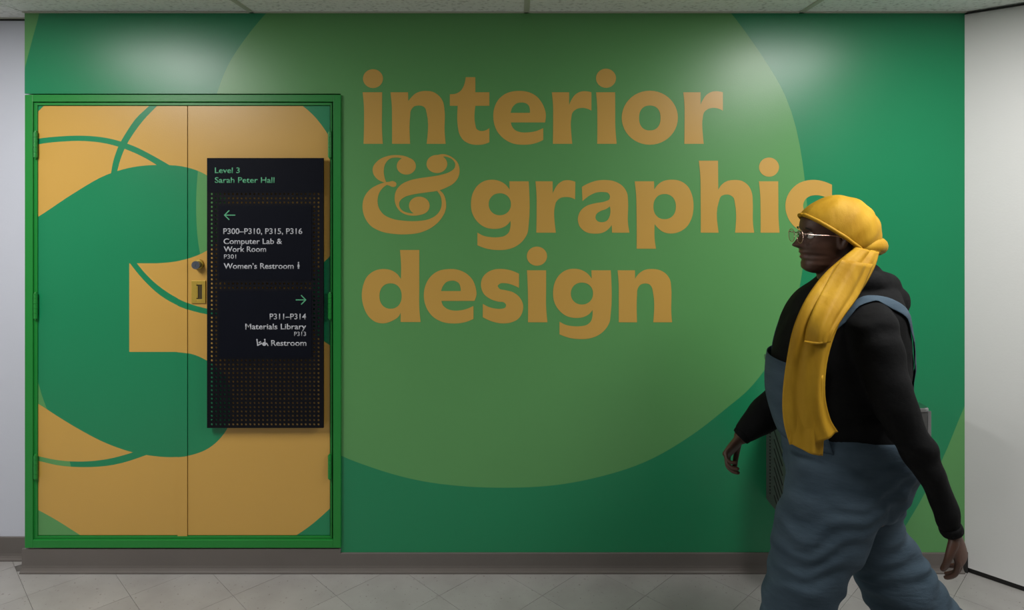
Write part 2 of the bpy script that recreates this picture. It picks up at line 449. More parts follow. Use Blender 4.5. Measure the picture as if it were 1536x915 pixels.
# baseboards with a cove toe
def baseboard(name, x0, x1, yw, top, parts=()):
    bm = bmesh.new()
    prof = [(0, 0), (-.022, 0), (-.022, .006), (-.014, .011), (-.009, .019), (-.007, .03), (-.007, top-.003), (-.005, top), (0, top)]
    a = [bm.verts.new((x0, yw+p[0], p[1])) for p in prof]; b = [bm.verts.new((x1, yw+p[0], p[1])) for p in prof]
    n = len(prof)
    for i in range(n): bm.faces.new([a[i], a[(i+1) % n], b[(i+1) % n], b[i]])
    bm.faces.new(a); bm.faces.new(b[::-1])
    o = bm_obj(name, bm, BASE); tag(o, kind='structure'); return o
XM = W(511.5, 0).x
baseboard('baseboard_back', X0-.008, XM, 0, .104)
baseboard('baseboard_back', XM, X1-.012, 0, .0853)
baseboard('baseboard_left', -6.2, X0-.009, .10, .104)
# ------------------------------------------------------------------ double doors
FR = -.012
door = thing('door_1', W(274, 822, 0), kind='structure')
def frame_part(name, x0, x1, y0, y1, ya, yb, bev=.0015): return pxbox(name, x0, x1, y0, y1, ya, yb, FRAMEG, door, bev)
bmf = bmesh.new()
def fb(x0, x1, y0, y1, ya, yb, bev=.0015):
    a = W(x0, y0, ya); b = W(x1, y1, ya); box_bm(bmf, a.x, b.x, ya, yb, b.z, a.z, bev)
fb(37, 49, 142, 822, FR, .05); fb(499.5, 511, 142, 822, FR, .05)
fb(49, 499.5, 142, 152.5, FR, .05); fb(49, 499.5, 810, 822, FR, .05)
bm_obj('door_frame', bmf, FRAMEG, door)
bmf = bmesh.new()
fb(50.5, 56, 154, 808, -.003, .05, .001); fb(495.5, 498, 154, 808, -.003, .05, .001)
fb(56, 495.5, 154, 158, -.003, .05, .001); fb(56, 495.5, 804.5, 808, -.003, .05, .001)
bm_obj('door_stop', bmf, FRAMEG, door)
box('door_backing', W(37, 0).x, W(511, 0).x, .03, .05, W(0, 822).z, W(0, 141).z, DARKGAP, door)

three = smooth_contour([(40, 335, 1), (57, 325), (110, 290), (160, 262), (200, 250.5), (240, 247.5), (280, 251), (310, 263), (332, 284), (342, 320), (334, 355), (310, 376), (270, 391), (235, 395, 1), (193.5, 395, 1), (193.5, 528, 1),
                        (262, 528, 1), (290, 532), (310, 541), (332, 556), (345, 582), (346.5, 612), (341, 642), (328, 660), (312, 673), (288, 682.5), (258, 686), (228, 684), (200, 679), (160, 665.5), (118, 644), (85, 624), (57, 606), (40, 597, 1)], 5)
arc1 = smooth_contour([(40, 211.5, 1), (57, 208), (90, 204.5), (125, 203.5), (160, 207), (200, 219), (230, 234), (256, 249, 1), (237, 249, 1), (220, 238.5), (195, 226.5), (160, 215.5), (125, 211.5), (90, 212.5), (57, 216.5), (40, 220.5, 1)], 4)
arc2 = smooth_contour([(232, 150, 1), (222, 160), (205, 176), (190, 197), (178, 218), (170, 240), (165.5, 264, 1), (174, 264, 1), (180, 240), (187, 222), (200, 200), (215, 180), (234, 160), (243, 150, 1)], 4)
arc3 = smooth_contour([(193, 393, 1), (215, 420), (240, 443), (270, 460), (310, 471.5), (350, 474), (390, 468, 1), (390, 460, 1), (350, 466), (310, 463), (280, 454), (250, 438), (225, 418), (204, 394, 1)], 4)
arc4 = smooth_contour([(40, 688, 1), (57, 691.5), (85, 698), (125, 701), (170, 697.5), (220, 682.5, 1), (200, 678.5, 1), (160, 689), (125, 692.5), (90, 691), (57, 684.5), (40, 680, 1)], 4)
cTL = [Vector(p) for p in ((50, 150), (66, 150), (66, 158), (57, 167), (50, 170))]
cTR = smooth_contour([(440, 150, 1), (454, 159), (470, 173), (484, 190), (500, 216, 1), (500, 150, 1)], 4)
cBR = smooth_contour([(500, 758, 1), (485, 772), (465, 789), (440, 806, 1), (500, 806, 1)], 4)
cBL = smooth_contour([(50, 762, 1), (58, 766), (85, 781), (120, 803), (125, 806, 1), (50, 806, 1)], 4)
rightg = smooth_contour([(500, 376, 1), (494, 385), (486, 393), (474, 408), (466, 440), (466, 470), (474, 500), (486, 512), (496, 519), (500, 522, 1)], 4)
sliv = smooth_contour([(50, 560, 1), (57, 575), (62, 592), (70, 614, 1), (50, 640, 1)], 4)
lt4 = [Vector(p) for p in ((50, 678), (100, 678), (107, 703), (50, 703))]
GR = [three, arc1, arc2, arc3, arc4, cTL, cTR, cBR, rightg]
def door_cls(rect):
    def f(c):
        if not inside(c, rect): return None
        if inside(c, cBL): return 2
        if inside(c, three):
            if c[0] > 270 and inside(c, CIRC): return 2
            if inside(c, sliv): return 2
            return 1
        if inside(c, arc4): return 2 if inside(c, lt4) else 1
        for p in (cTL, arc1, arc2, arc3, cTR, cBR, rightg):
            if inside(c, p): return 1
        return 0
    return f
LF = .002
def px_at(p, y):   # photo position on the wall plane of something seen at depth y
    k = (CAM_D)/(CAM_D+y); return p
leafs = []
for (a, b) in ((57, 266.5), (281.6, 494.6)):
    if a == 57: b = 280.4
    rect = [Vector(p) for p in ((a, 159), (b, 159), (b, 803), (a, 803))]
    lf = planar('door_leaf', [rect, CIRC, sliv, lt4, cBL]+GR, door_cls(rect), LF, .03, [YEL, GREEN, LIGHTG], door); leafs.append(lf)
# astragal strip on the left leaf
rect = [Vector(p) for p in ((266.5, 160), (280.9, 160), (280.9, 804.5), (266.5, 804.5))]
planar('astragal_strip', [rect, CIRC, sliv, lt4, cBL]+GR, door_cls(rect), -.0012, LF, [YEL, GREEN, LIGHTG], leafs[0])
# hinges
for side, xh in ((0, 53.0), (1, 494.5)):
    for (y0, y1) in ((198, 236), (440, 478), (683, 718)):
        a = W(xh, y0, -.012); b = W(xh, y1, -.012)
        bm = bmesh.new(); zz = a.z; h = (a.z-b.z)
        for q in range(5):
            z1 = zz-h*q/5-.0004; z0 = zz-h*(q+1)/5+.0004
            bmesh.ops.create_cone(bm, cap_ends=True, segments=14, radius1=.0082, radius2=.0082, depth=z1-z0, matrix=Matrix.Translation((a.x, -.010, (z0+z1)/2)))
        bmesh.ops.create_cone(bm, cap_ends=True, segments=14, radius1=.005, radius2=.0035, depth=.006, matrix=Matrix.Translation((a.x, -.010, zz+.003)))
        bmesh.ops.create_cone(bm, cap_ends=True, segments=14, radius1=.0035, radius2=.005, depth=.006, matrix=Matrix.Translation((a.x, -.010, zz-h-.003)))
        bm_obj('hinge', bm, FRAMEG, leafs[side])
# lock cylinder
c = W(296.5, 397, -.01)
bm = bmesh.new()
rot = Matrix.Rotation(math.pi/2, 4, 'X')
bmesh.ops.create_cone(bm, cap_ends=True, segments=32, radius1=.0235, radius2=.0225, depth=.010, matrix=Matrix.Translation((c.x, -.003, c.z)) @ rot)
bm_obj('lock_rim', bm, BRASS, leafs[1], True)
bm = bmesh.new()
bmesh.ops.create_cone(bm, cap_ends=True, segments=32, radius1=.0165, radius2=.018, depth=.024, matrix=Matrix.Translation((c.x, -.018, c.z)) @ rot)
box_bm(bm, c.x-.0015, c.x+.0015, -.0315, -.029, c.z-.007, c.z+.007)
bm_obj('lock_cylinder', bm, STEEL, leafs[1])
# recessed pull plate (frame of four bars round a slot)
bm = bmesh.new()
def pb(x0, x1, y0, y1, ya, yb, bev=.0008):
    a = W(x0, y0, ya); b = W(x1, y1, ya); box_bm(bm, a.x, b.x, ya, yb, b.z, a.z, bev)
pb(287, 294.5, 421, 455, -.0035, .002); pb(303, 308, 421, 455, -.0035, .002); pb(294.5, 303, 421, 427, -.0035, .002); pb(294.5, 303, 449, 455, -.0035, .002)
bm_obj('pull_plate', bm, BRASS, leafs[1])
pxbox('pull_slot', 294.5, 303, 427, 449, -.0005, .0025, SLOT, leafs[1])
pxbox('pull_tongue', 294.5, 296.5, 429, 447, -.003, -.0005, BRASS, leafs[1])

# ------------------------------------------------------------------ wall lettering
K5 = 1525/300
c_ = 1
def g_shape():
    return [(1240, 264, 1), (1388, 264, 1), (1388, 590), (1378, 660), (1345, 715), (1290, 760), (1220, 784), (1150, 788), (1070, 778), (997, 752, 1), (997, 655, 1), (1040, 678), (1100, 690), (1160, 690), (1205, 680), (1235, 655), (1248, 615), (1249, 565, 1), (1225, 595), (1185, 618), (1120, 627), (1050, 612), (995, 570), (957, 505), (948, 430), (960, 360), (1000, 295), (1050, 262), (1105, 252), (1160, 260), (1210, 288), (1243, 328, 1)]
def sh(c, du, dv=0): return [(p[0]+du, p[1]+dv)+tuple(p[2:]) for p in c]
R1 = [(141, 297, 1), (273, 297, 1), (273, 394, 1), (290, 355), (320, 315), (360, 293), (400, 289), (443, 297, 1), (443, 437, 1), (410, 422), (370, 416), (330, 425), (300, 450), (289, 495), (290, 620), (297, 690, 1), (149, 690, 1), (151, 500), (150, 390)]
N1 = [(334, 297, 1), (468, 297, 1), (470, 364, 1), (490, 340), (520, 310), (560, 292), (605, 287), (660, 295), (705, 325), (735, 370), (746, 430), (747, 600), (755, 690, 1), (610, 690, 1), (609, 450), (600, 420), (580, 403), (550, 398), (515, 405), (490, 435), (484, 480), (484, 690, 1), (346, 690, 1), (346, 500), (344, 390)]
def E(cx, cy, rx, ry, p=2.0): return ('E', cx, cy, rx, ry, p)
GL = {
 'interior': [('i', 520, 80, [[(122, 297, 1), (271, 297, 1), (270, 420), (270, 600), (276, 690, 1), (129, 690, 1), (133, 500), (131, 390)], E(201, 193, 76, 72)], []),
  ('n', 520, 80, [N1], []),
  ('t', 520, 80, [[(908, 182, 1), (981, 182, 1), (981, 297, 1), (1088, 297, 1), (1088, 400, 1), (981, 400, 1), (981, 545), (990, 575), (1012, 590), (1040, 592), (1065, 585), (1088, 570, 1), (1088, 678, 1), (1050, 692), (1000, 698), (940, 690), (890, 662), (860, 615), (848, 560), (847, 400, 1), (787, 400, 1), (787, 312, 1), (830, 308), (865, 290), (890, 255), (903, 215)]], []),
  ('e', 520, 80, [[(1513, 527, 1), (1252, 527, 1), (1260, 555), (1280, 582), (1320, 600), (1380, 603), (1440, 594), (1499, 570, 1), (1499, 660, 1), (1450, 682), (1400, 694), (1345, 697), (1270, 688), (1200, 652), (1145, 590), (1119, 500), (1125, 420), (1160, 350), (1215, 307), (1270, 290), (1325, 287), (1390, 297), (1450, 330), (1495, 390), (1518, 460)]], [[(1250, 454, 1), (1397, 454, 1), (1397, 425), (1388, 398), (1365, 380), (1330, 375), (1295, 382), (1265, 410)]]),
  ('r', 800, 80, [R1], []),
  ('i', 800, 80, [[(478, 297, 1), (623, 297, 1), (624, 420), (625, 560), (635, 690, 1), (487, 690, 1), (488, 500), (486, 390)], E(554, 190, 76, 73)], []),
  ('o', 800, 80, [E(888, 491, 214, 206)], [E(888, 493, 82, 95, 2.3)]),
  ('r', 800, 80, [sh(R1, 1002)], [])],
 'ampersand': [('&', 520, 220, [E(455, 148, 73, 65), E(688, 132, 79, 69), E(554, 450, 79, 69),
   [(500, 97, 1), (450, 74), (380, 64), (300, 75), (235, 110), (199, 165), (205, 210), (235, 248), (290, 273, 1), (300, 268, 1), (288, 230), (283, 180), (295, 130), (325, 95), (370, 83), (420, 90), (450, 110, 1)],
   [(288, 271, 1), (320, 268), (355, 263), (378, 278), (375, 300), (350, 307), (325, 297), (300, 290, 1)],
   [(300, 270, 1), (240, 290), (180, 325), (135, 385), (121, 450), (135, 530), (180, 600), (260, 645), (360, 665), (460, 668), (560, 655), (650, 615), (720, 550), (757, 470), (755, 410), (740, 365), (708, 330, 1), (690, 338, 1), (715, 375), (725, 425), (715, 480), (680, 525), (620, 555), (540, 567), (440, 565), (350, 550), (280, 515), (243, 460), (236, 405), (250, 350), (280, 310), (318, 285, 1)],
   [(690, 64, 1), (740, 57), (800, 78), (845, 120), (861, 175), (850, 235), (815, 280), (760, 312), (705, 333), (600, 350), (500, 366), (435, 388), (403, 420), (402, 455), (425, 487), (470, 505), (520, 508), (560, 500, 1), (575, 517, 1), (520, 526), (460, 520), (410, 495), (375, 445), (366, 395), (378, 335), (415, 290), (480, 258), (560, 240), (640, 229), (730, 212), (790, 190), (824, 160), (828, 130), (812, 103), (778, 82), (740, 75), (700, 90, 1)]], [])],
 'graphic': [('g', 520, 220, [g_shape()], [E(1168, 439, 85, 84, 2.1)]),
  ('r', 800, 220, [[(16, 264, 1), (147, 264, 1), (148, 358, 1), (165, 320), (195, 280), (235, 258), (275, 256), (320, 268, 1), (318, 402, 1), (285, 388), (245, 384), (205, 392), (175, 420), (163, 460), (164, 590), (172, 656, 1), (23, 656, 1), (25, 500), (24, 360)]], []),
  ('a', 800, 220, [[(370, 307, 1), (420, 280), (480, 260), (545, 254), (620, 265), (680, 300), (715, 355), (722, 420), (722, 590), (733, 656, 1), (600, 656, 1), (598, 597, 1), (570, 630), (530, 655), (470, 663), (400, 650), (352, 605), (340, 545), (360, 490), (410, 450), (480, 430), (545, 418), (580, 400), (584, 375), (570, 353), (535, 346), (480, 350), (430, 372), (375, 415, 1)]], [[(584, 455, 1), (555, 475), (510, 492), (480, 515), (474, 545), (490, 568), (525, 576), (560, 565), (582, 530), (588, 490)]]),
  ('p', 800, 220, [[(773, 264, 1), (920, 264, 1), (922, 328, 1), (945, 295), (985, 265), (1050, 252), (1120, 262), (1175, 300), (1210, 370), (1221, 455), (1205, 550), (1165, 615), (1110, 650), (1050, 662), (990, 650), (950, 620), (925, 590, 1), (926, 720), (935, 778, 1), (788, 778, 1), (787, 500), (784, 370)]], [E(1001, 457, 86, 96, 2.2)]),
  ('h', 1000, 220, [[(245, 107, 1), (391, 107, 1), (393, 330, 1), (415, 295), (455, 265), (515, 254), (575, 262), (625, 300), (650, 355), (656, 430), (658, 590), (667, 656, 1), (522, 656, 1), (520, 430), (510, 390), (485, 370), (450, 365), (415, 378), (397, 420), (396, 656, 1), (260, 656, 1), (259, 400), (256, 220)]], []),
  ('i', 1000, 220, [[(703, 264, 1), (850, 264, 1), (851, 400), (852, 540), (860, 656, 1), (716, 656, 1), (716, 500), (713, 370)], E(780, 156, 76, 73)], []),
  ('c', 1000, 220, [[(1260, 290, 1), (1200, 266), (1140, 254), (1080, 256), (1010, 278), (945, 335), (912, 400), (905, 455), (920, 530), (965, 600), (1030, 645), (1110, 662), (1190, 652), (1260, 625, 1), (1260, 505, 1), (1210, 535), (1150, 545), (1090, 530), (1050, 490), (1040, 445), (1055, 405), (1090, 378), (1140, 370), (1190, 378), (1225, 393), (1260, 415, 1)]], [])],
 'design': [('d', 520, 350, [[(407, 127, 1), (554, 127, 1), (554, 400), (556, 600), (564, 676, 1), (412, 676, 1), (412, 605, 1), (395, 635), (350, 665), (285, 686), (220, 675), (165, 630), (130, 560), (116, 480), (125, 400), (160, 325), (215, 285), (280, 272), (340, 282), (385, 310), (414, 350, 1), (415, 240)]], [E(335, 478, 85, 97, 2.2)]),
  ('e', 520, 350, [[(975, 515, 1), (722, 515, 1), (735, 550), (765, 575), (810, 588), (860, 588), (920, 575), (967, 553, 1), (967, 652, 1), (910, 675), (860, 685), (810, 687), (740, 678), (670, 645), (615, 580), (589, 490), (600, 400), (640, 330), (700, 287), (770, 273), (840, 276), (910, 305), (960, 355), (985, 420), (990, 465)]], [[(720, 440, 1), (870, 440, 1), (868, 410), (855, 380), (830, 364), (795, 361), (760, 372), (735, 400)]]),
  ('s', 520, 350, [[(1314, 308, 1), (1314, 416, 1), (1270, 395), (1210, 380), (1170, 383), (1152, 400), (1165, 422), (1210, 433), (1270, 450), (1320, 490), (1345, 545), (1340, 600), (1310, 650), (1250, 680), (1180, 686), (1110, 672), (1038, 640, 1), (1038, 537, 1), (1080, 560), (1130, 573), (1180, 575), (1210, 565), (1215, 543), (1200, 527), (1155, 520), (1095, 500), (1045, 460), (1024, 400), (1035, 340), (1075, 297), (1130, 275), (1190, 272), (1250, 282)]], []),
  ('i', 770, 350, [[(104, 282, 1), (250, 282, 1), (250, 420), (250, 560), (260, 678, 1), (112, 678, 1), (112, 500), (109, 380)], E(180, 174, 77, 73)], []),
  ('g', 770, 350, [sh(g_shape(), -645, 18)], [E(523, 459, 85, 84, 2.1)]),
  ('n', 770, 350, [[(795, 282, 1), (927, 282, 1), (928, 348, 1), (950, 315), (1000, 280), (1065, 272), (1120, 282), (1165, 310), (1195, 355), (1203, 410), (1204, 600), (1210, 678, 1), (1067, 678, 1), (1065, 450), (1055, 410), (1035, 388), (1003, 382), (968, 393), (947, 425), (943, 470), (943, 678, 1), (804, 678, 1), (804, 500), (803, 380)]], [])],
}
LAB = {'interior': ('word interior in big yellow letters, top line of the green wall', (560, 216)),
       'ampersand': ('big yellow ornate ampersand on the green wall, left of the word graphic', (620, 350)),
       'graphic': ('word graphic in big yellow letters, middle line of the green wall', (900, 350)),
       'design': ('word design in big yellow letters, bottom line of the green wall', (780, 484))}
NAM = {'interior': 'wall_lettering', 'ampersand': 'wall_ampersand', 'graphic': 'wall_lettering', 'design': 'wall_lettering'}
def cont(c, ox, oy):
    if c[0] == 'E': pts = ell(c[1], c[2], c[3], c[4], 44, c[5])
    else: pts = smooth_contour(c, 5)
    return [Vector((ox+p[0]/K5, oy+p[1]/K5)) for p in pts]
for word, gl in GL.items():
    lab, org = LAB[word]
    if word == 'ampersand': wt = None
    else: wt = thing(NAM[word], W(*org, 0), lab, 'lettering')
    for ch, ox, oy, sol, hol in gl:
        so = [cont(c, ox, oy) for c in sol]; ho = [cont(c, ox, oy) for c in hol]
        cls = lambda c: 0 if any(inside(c, s) for s in so) and not any(inside(c, h) for h in ho) else None
        o = planar('letter' if wt else 'wall_ampersand', so+ho, cls, -.0009, -.0001, YEL, wt)
        if not wt: tag(o, lab, 'lettering')

# ------------------------------------------------------------------ directory sign on the right door leaf
SY = -.030
sign = thing('directory_sign', W(397.5, 642, SY), 'dark navy perforated directory sign with white room lettering, mounted on the double doors', 'sign')
S0 = (CAM_D+SY)/CAM_D
def wp(px, py, y): # coordinates on the wall plane that give this photo position at depth y
    v = W(px, py, y); return Vector((v.x, v.z))
x0, x1, y0, y1 = 310.5, 485, 237, 642
rect = [wp(*p, SY) for p in ((x0, y0), (x1, y0), (x1, y1), (x0, y1))]
holes = []
for r in range(55):
    for q in range(26):
        cx = 317.6+6.4*q; cy = 291+6.4*r
        if 2 <= q <= 23 and (3 <= r <= 20 or 23 <= r <= 38): continue
        if cy > 637.5: continue
        c0 = wp(cx, cy, SY); holes.append((c0, [Vector((c0[0]+.0050*math.cos(a*math.pi/4+.39), c0[1]+.0050*math.sin(a*math.pi/4+.39))) for a in range(8)]))
hc = [h[0] for h in holes]
import collections
grid = collections.defaultdict(list)
for h in hc: grid[(int(h[0]/.02), int(h[1]/.02))].append(h)
def perf_cls(c):
    gx_, gy_ = int(c[0]/.02), int(c[1]/.02)
    for a in (-1, 0, 1):
        for b in (-1, 0, 1):
            for h in grid.get((gx_+a, gy_+b), ()):
                if (h[0]-c[0])**2+(h[1]-c[1])**2 < .0047**2: return None
    return 0 if inside(c, rect) else None
planar('perforated_panel', [rect]+[h[1] for h in holes], perf_cls, SY, SY+.003, PERF, sign, px=False)
bm = bmesh.new()
def sb(x0, x1, y0, y1, ya, yb, bev=0):
    a = W(x0, y0, ya); b = W(x1, y1, ya); box_bm(bm, a.x, b.x, ya, yb, b.z, a.z, bev)
for (a, b, c2, d) in ((310.5, 313, 237, 642), (482.5, 485, 237, 642), (313, 482.5, 237, 239.5), (313, 482.5, 639.5, 642)): sb(a, b, c2, d, SY+.003, SY+.014)
bm_obj('return_edge', bm, PERF, sign)
for (a, b) in ((316, 245), (479, 245), (316, 634), (479, 634)):
    p = W(a, b, SY); bm = bmesh.new()
    bmesh.ops.create_cone(bm, cap_ends=True, segments=12, radius1=.005, radius2=.005, depth=.029-.0015, matrix=Matrix.Translation((p.x, SY+.003+.0133, p.z)) @ rot); bm_obj('standoff', bm, PERF, sign)
hp = pxbox('header_plate', 310.5, 485, 237, 288, SY-.0015, SY, SIGN, sign)
up = pxbox('text_plate', 328.5, 467.5, 308, 420.5, SY-.0015, SY, SIGN, sign)
lp = pxbox('text_plate', 328.5, 467.5, 436, 537, SY-.0015, SY, SIGN, sign)
TY = SY-.0019
def text(s, xl, xr, base, cap, m, parent, bold=.012, name='lettering'):
    cu = bpy.data.curves.new('t', 'FONT'); cu.body = s; cu.size = 1; cu.offset = bold; cu.resolution_u = 5
    o = bpy.data.objects.new('t', cu); C.objects.link(o)
    dg = bpy.context.evaluated_depsgraph_get(); dg.update()
    me = bpy.data.meshes.new_from_object(o.evaluated_get(dg)); bpy.data.objects.remove(o)
    xs = [v.co.x for v in me.vertices]; mnx, mxx = min(xs), max(xs)
    a = W(xl, base, TY); b = W(xr, base, TY); sx = (b.x-a.x)/(mxx-mnx)
    ch = CAPH; sz = (cap*(CAM_D+TY)/FOC)/ch
    for v in me.vertices: v.co = Vector((a.x+(v.co.x-mnx)*sx, TY, a.z+v.co.y*sz))
    bm = bmesh.new(); bm.from_mesh(me); me.materials.clear()
    r = bmesh.ops.extrude_face_region(bm, geom=bm.faces[:])
    for v in [g_ for g_ in r['geom'] if isinstance(g_, bmesh.types.BMVert)]: v.co.y += .0004
    return bm_obj(name, bm, m, parent)
cu = bpy.data.curves.new('t', 'FONT'); cu.body = 'H'; cu.size = 1
o = bpy.data.objects.new('t', cu); C.objects.link(o); dg = bpy.context.evaluated_depsgraph_get(); dg.update()
me = bpy.data.meshes.new_from_object(o.evaluated_get(dg)); CAPH = max(v.co.y for v in me.vertices); bpy.data.objects.remove(o)
text('Level 3', 322.3, 359.7, 259.6, 8.2, TGREEN, hp, .013)
text('Sarah Peter Hall', 322.3, 411.8, 274.2, 8.2, TGREEN, hp, .013)
text('P300\u2013P310, P315, P316', 335, 453.4, 351, 8.3, TWHITE, up, .013)
text('Computer Lab &', 335.4, 423.3, 366, 8.0, TWHITE, up, .013)
text('Work Room', 335.6, 399.2, 377.8, 8.0, TWHITE, up, .013)
text('P301', 336, 354.2, 388, 6.2, TWHITE, up, .004)
text('Women\u2019s Restroom', 335.6, 440.5, 403.2, 8.2, TWHITE, up, .013)
text('P311\u2013P314', 404.6, 459.1, 479, 8.3, TWHITE, lp, .013)
text('Materials Library', 368, 459.1, 494, 8.2, TWHITE, lp, .013)
text('P313', 441.3, 459, 504, 6.2, TWHITE, lp, .004)
text('Restroom', 406.7, 459.6, 518.7, 8.2, TWHITE, lp, .013)
def strokes(name, segs, wd, m, parent, extra=()):
    sh_ = []
    for (a, b, c2, d) in segs:
        v = Vector((c2-a, d-b)); n = Vector((-v.y, v.x)).normalized()*wd/2; u = v.normalized()*wd*.3
        sh_.append([Vector((a, b))+n-u, Vector((c2, d))+n+u, Vector((c2, d))-n+u, Vector((a, b))-n-u])
    sh_ += list(extra)
    sh2 = [[wp(p[0], p[1], TY) for p in s] for s in sh_]
    planar(name, sh2, lambda c: 0 if any(inside(c, s) for s in sh2) else None, TY, TY+.0004, m, parent, px=False)
strokes('arrow', [(337, 322.7, 352.5, 322.7), (336.8, 322.7, 343.5, 316), (336.8, 322.7, 343.5, 329.4)], 1.5, TGREEN, up)
strokes('arrow', [(444, 449.8, 458, 449.8), (458.6, 449.8, 452, 443.2), (458.6, 449.8, 452, 456.4)], 1.5, TGREEN, lp)
V2 = Vector
strokes('woman_symbol', [(447.1, 397, 447.1, 403), (448.3, 397, 448.3, 403)], .9, TWHITE, up, [ell(447.7, 393.9, 1.1, 1.1, 12), [V2((447.0, 395.3)), V2((448.4, 395.3)), V2((449.6, 399.8)), V2((445.8, 399.8))]])
strokes('changing_table_symbol', [(385.6, 511, 386.6, 518.3), (386.6, 518.0, 392.5, 515.0), (388.5, 514.0, 391, 512.6)], 1.8, TWHITE, lp, [ell(385.4, 509.6, 1.2, 1.2, 12)])
strokes('wheelchair_symbol', [(397.3, 511, 397.5, 515), (397.3, 514.8, 400.2, 515), (400.2, 515, 402, 518.6)], 1.3, TWHITE, lp, [ell(397.2, 509.4, 1.2, 1.2, 12), ell(396.4, 516.0, 3.1, 2.9, 20)])

# ------------------------------------------------------------------ drinking fountain behind the person
FY = -.245
ft = thing('drinking_fountain', W(1275, 770, 0), 'grey wall-mounted two-level drinking fountain with louvred side, behind the walking person', 'fountain')
def unit(px0, px1, ptop, pbot, name):
    fx0, fx1 = W(px0, 0, FY).x, W(px1, 0, FY).x; fz1 = W(0, ptop, FY).z; fz0 = W(0, pbot, FY).z
    u_ = box(name, fx0, fx1, FY, -.0005, fz0, fz1, CABINET, ft, .006)
    for xx in ((fx0-.004, fx0+.010), (fx1-.010, fx1+.004)): box('corner_trim', *xx, FY-.003, FY+.010, fz0, fz1-.001, STAIN, u_, .002)
    bm = bmesh.new(); cxf = (fx0+fx1)/2; n = 32
    def rr(hx, hy, z, cy, p=5):
        return [bm.verts.new((cxf+hx*math.copysign(abs(math.cos(t))**(2/p), math.cos(t)), cy+hy*math.copysign(abs(math.sin(t))**(2/p), math.sin(t)), z)) for t in [2*math.pi*i/n for i in range(n)]]
    hx = (fx1-fx0)/2; cyf = FY/2-.004; hy = -FY/2-.002
    rows = [rr(hx+.003, hy+.003, fz1-.004, cyf, 12), rr(hx+.003, hy+.003, fz1+.006, cyf, 12), rr(hx-.001, hy, fz1+.011, cyf, 12), rr(hx-.025, hy-.03, fz1+.009, cyf, 6), rr(hx-.035, hy-.045, fz1-.0, cyf, 4), rr(hx-.07, hy-.07, fz1-.025, cyf, 3)]
    for i in range(len(rows)-1):
        for k in range(n): bm.faces.new([rows[i][k], rows[i][(k+1) % n], rows[i+1][(k+1) % n], rows[i+1][k]])
    bm.faces.new(rows[-1]); bm.faces.new(rows[0][::-1])
    bm_obj('basin', bm, STAIN, u_)
    bm = bmesh.new(); tube(bm, [Vector((cxf+.05, -.06, fz1+.0)), Vector((cxf+.05, -.06, fz1+.03)), Vector((cxf+.045, -.07, fz1+.045)), Vector((cxf+.02, -.085, fz1+.045))], [.011, .010, .009, .006], 12)
    bm_obj('bubbler_spout', bm, STAIN, u_, True)
    box('push_bar', fx0+.04, fx1-.04, FY-.018, FY-.002, fz1-.06, fz1-.03, STAIN, u_, .004)
    return u_, fx0, fz1
unit(1291, 1395, 616, 688, 'high_unit')
lowu, fx0, fz1 = unit(1182, 1290, 638, 790, 'low_unit')
# louvre slots and perforations on the left side
for k in range(4):
    z = fz1-.07-k*.08
    bm = bmesh.new()
    for q in range(2):
        za = z-q*.04
        vs = [(fx0-.0025, -.19, za-.075), (fx0-.0025, -.10, za), (fx0-.0025, -.10, za-.005), (fx0-.0025, -.19, za-.080)]
        f = [bm.verts.new(v) for v in vs]; h = [bm.verts.new((v[0]+.004, v[1], v[2])) for v in vs]
        bm.faces.new(f); bm.faces.new(h[::-1])
        for i in range(4): bm.faces.new([f[i], f[(i+1) % 4], h[(i+1) % 4], h[i]])
    bm_obj('louvre_slot', bm, FLATBLACK, lowu)
bm = bmesh.new()
for k in range(24):
    z = fz1-.03-k*.0145
    for yy in (-.055,): bmesh.ops.create_cone(bm, cap_ends=True, segments=8, radius1=.0035, radius2=.0035, depth=.004, matrix=Matrix.Translation((fx0-.0015, yy, z)) @ Matrix.Rotation(math.pi/2, 4, 'Y'))
tag(bm_obj('vent_holes', bm, FLATBLACK, lowu), kind='stuff')

# ------------------------------------------------------------------ the walking person (faces left)
PY = -.79
person = thing('person', Vector((W(1260, 0, PY).x, PY, 0)), 'person walking left in yellow headscarf, round glasses, black hoodie and baggy denim dungarees', 'person')
def nz(p, s, o=0): return noise.noise(Vector((p[0]*s+o, p[1]*s, p[2]*s)))

# --- body (one continuous surface)
HC = W(1241, 355, PY)
F = Vector((-1, 0, 0)); U = Vector((0, 0, 1)); Sd = Vector((0, -1, 0))
def prof(tab, u):
    for i in range(len(tab)-1):
        if tab[i][0] <= u <= tab[i+1][0]:
            t = (u-tab[i][0])/(tab[i+1][0]-tab[i][0]); t = t*t*(3-2*t)*.5+t*.5
            return tab[i][1]+(tab[i+1][1]-tab[i][1])*t
    return tab[-1][1] if u > tab[-1][0] else tab[0][1]
FT = [(-.118, .05), (-.112, .070), (-.100, .083), (-.085, .083), (-.076, .079), (-.066, .090), (-.058, .083), (-.050, .092), (-.040, .086), (-.02, .084), (0, .082), (.012, .080), (.03, .087), (.055, .083), (.08, .062), (.100, .036), (.110, .010)]
BT = [(-.118, .02), (-.105, -.0), (-.085, -.03), (-.05, -.066), (-.02, -.085), (.01, -.097), (.045, -.1), (.08, -.083), (.103, -.048), (.114, -.012)]
WT = [(-.118, .013), (-.105, .036), (-.085, .050), (-.05, .061), (-.02, .068), (.01, .071), (.045, .074), (.08, .062), (.103, .037), (.114, .010)]
body = bmesh.new()
rows = []; nr, ns = 70, 56
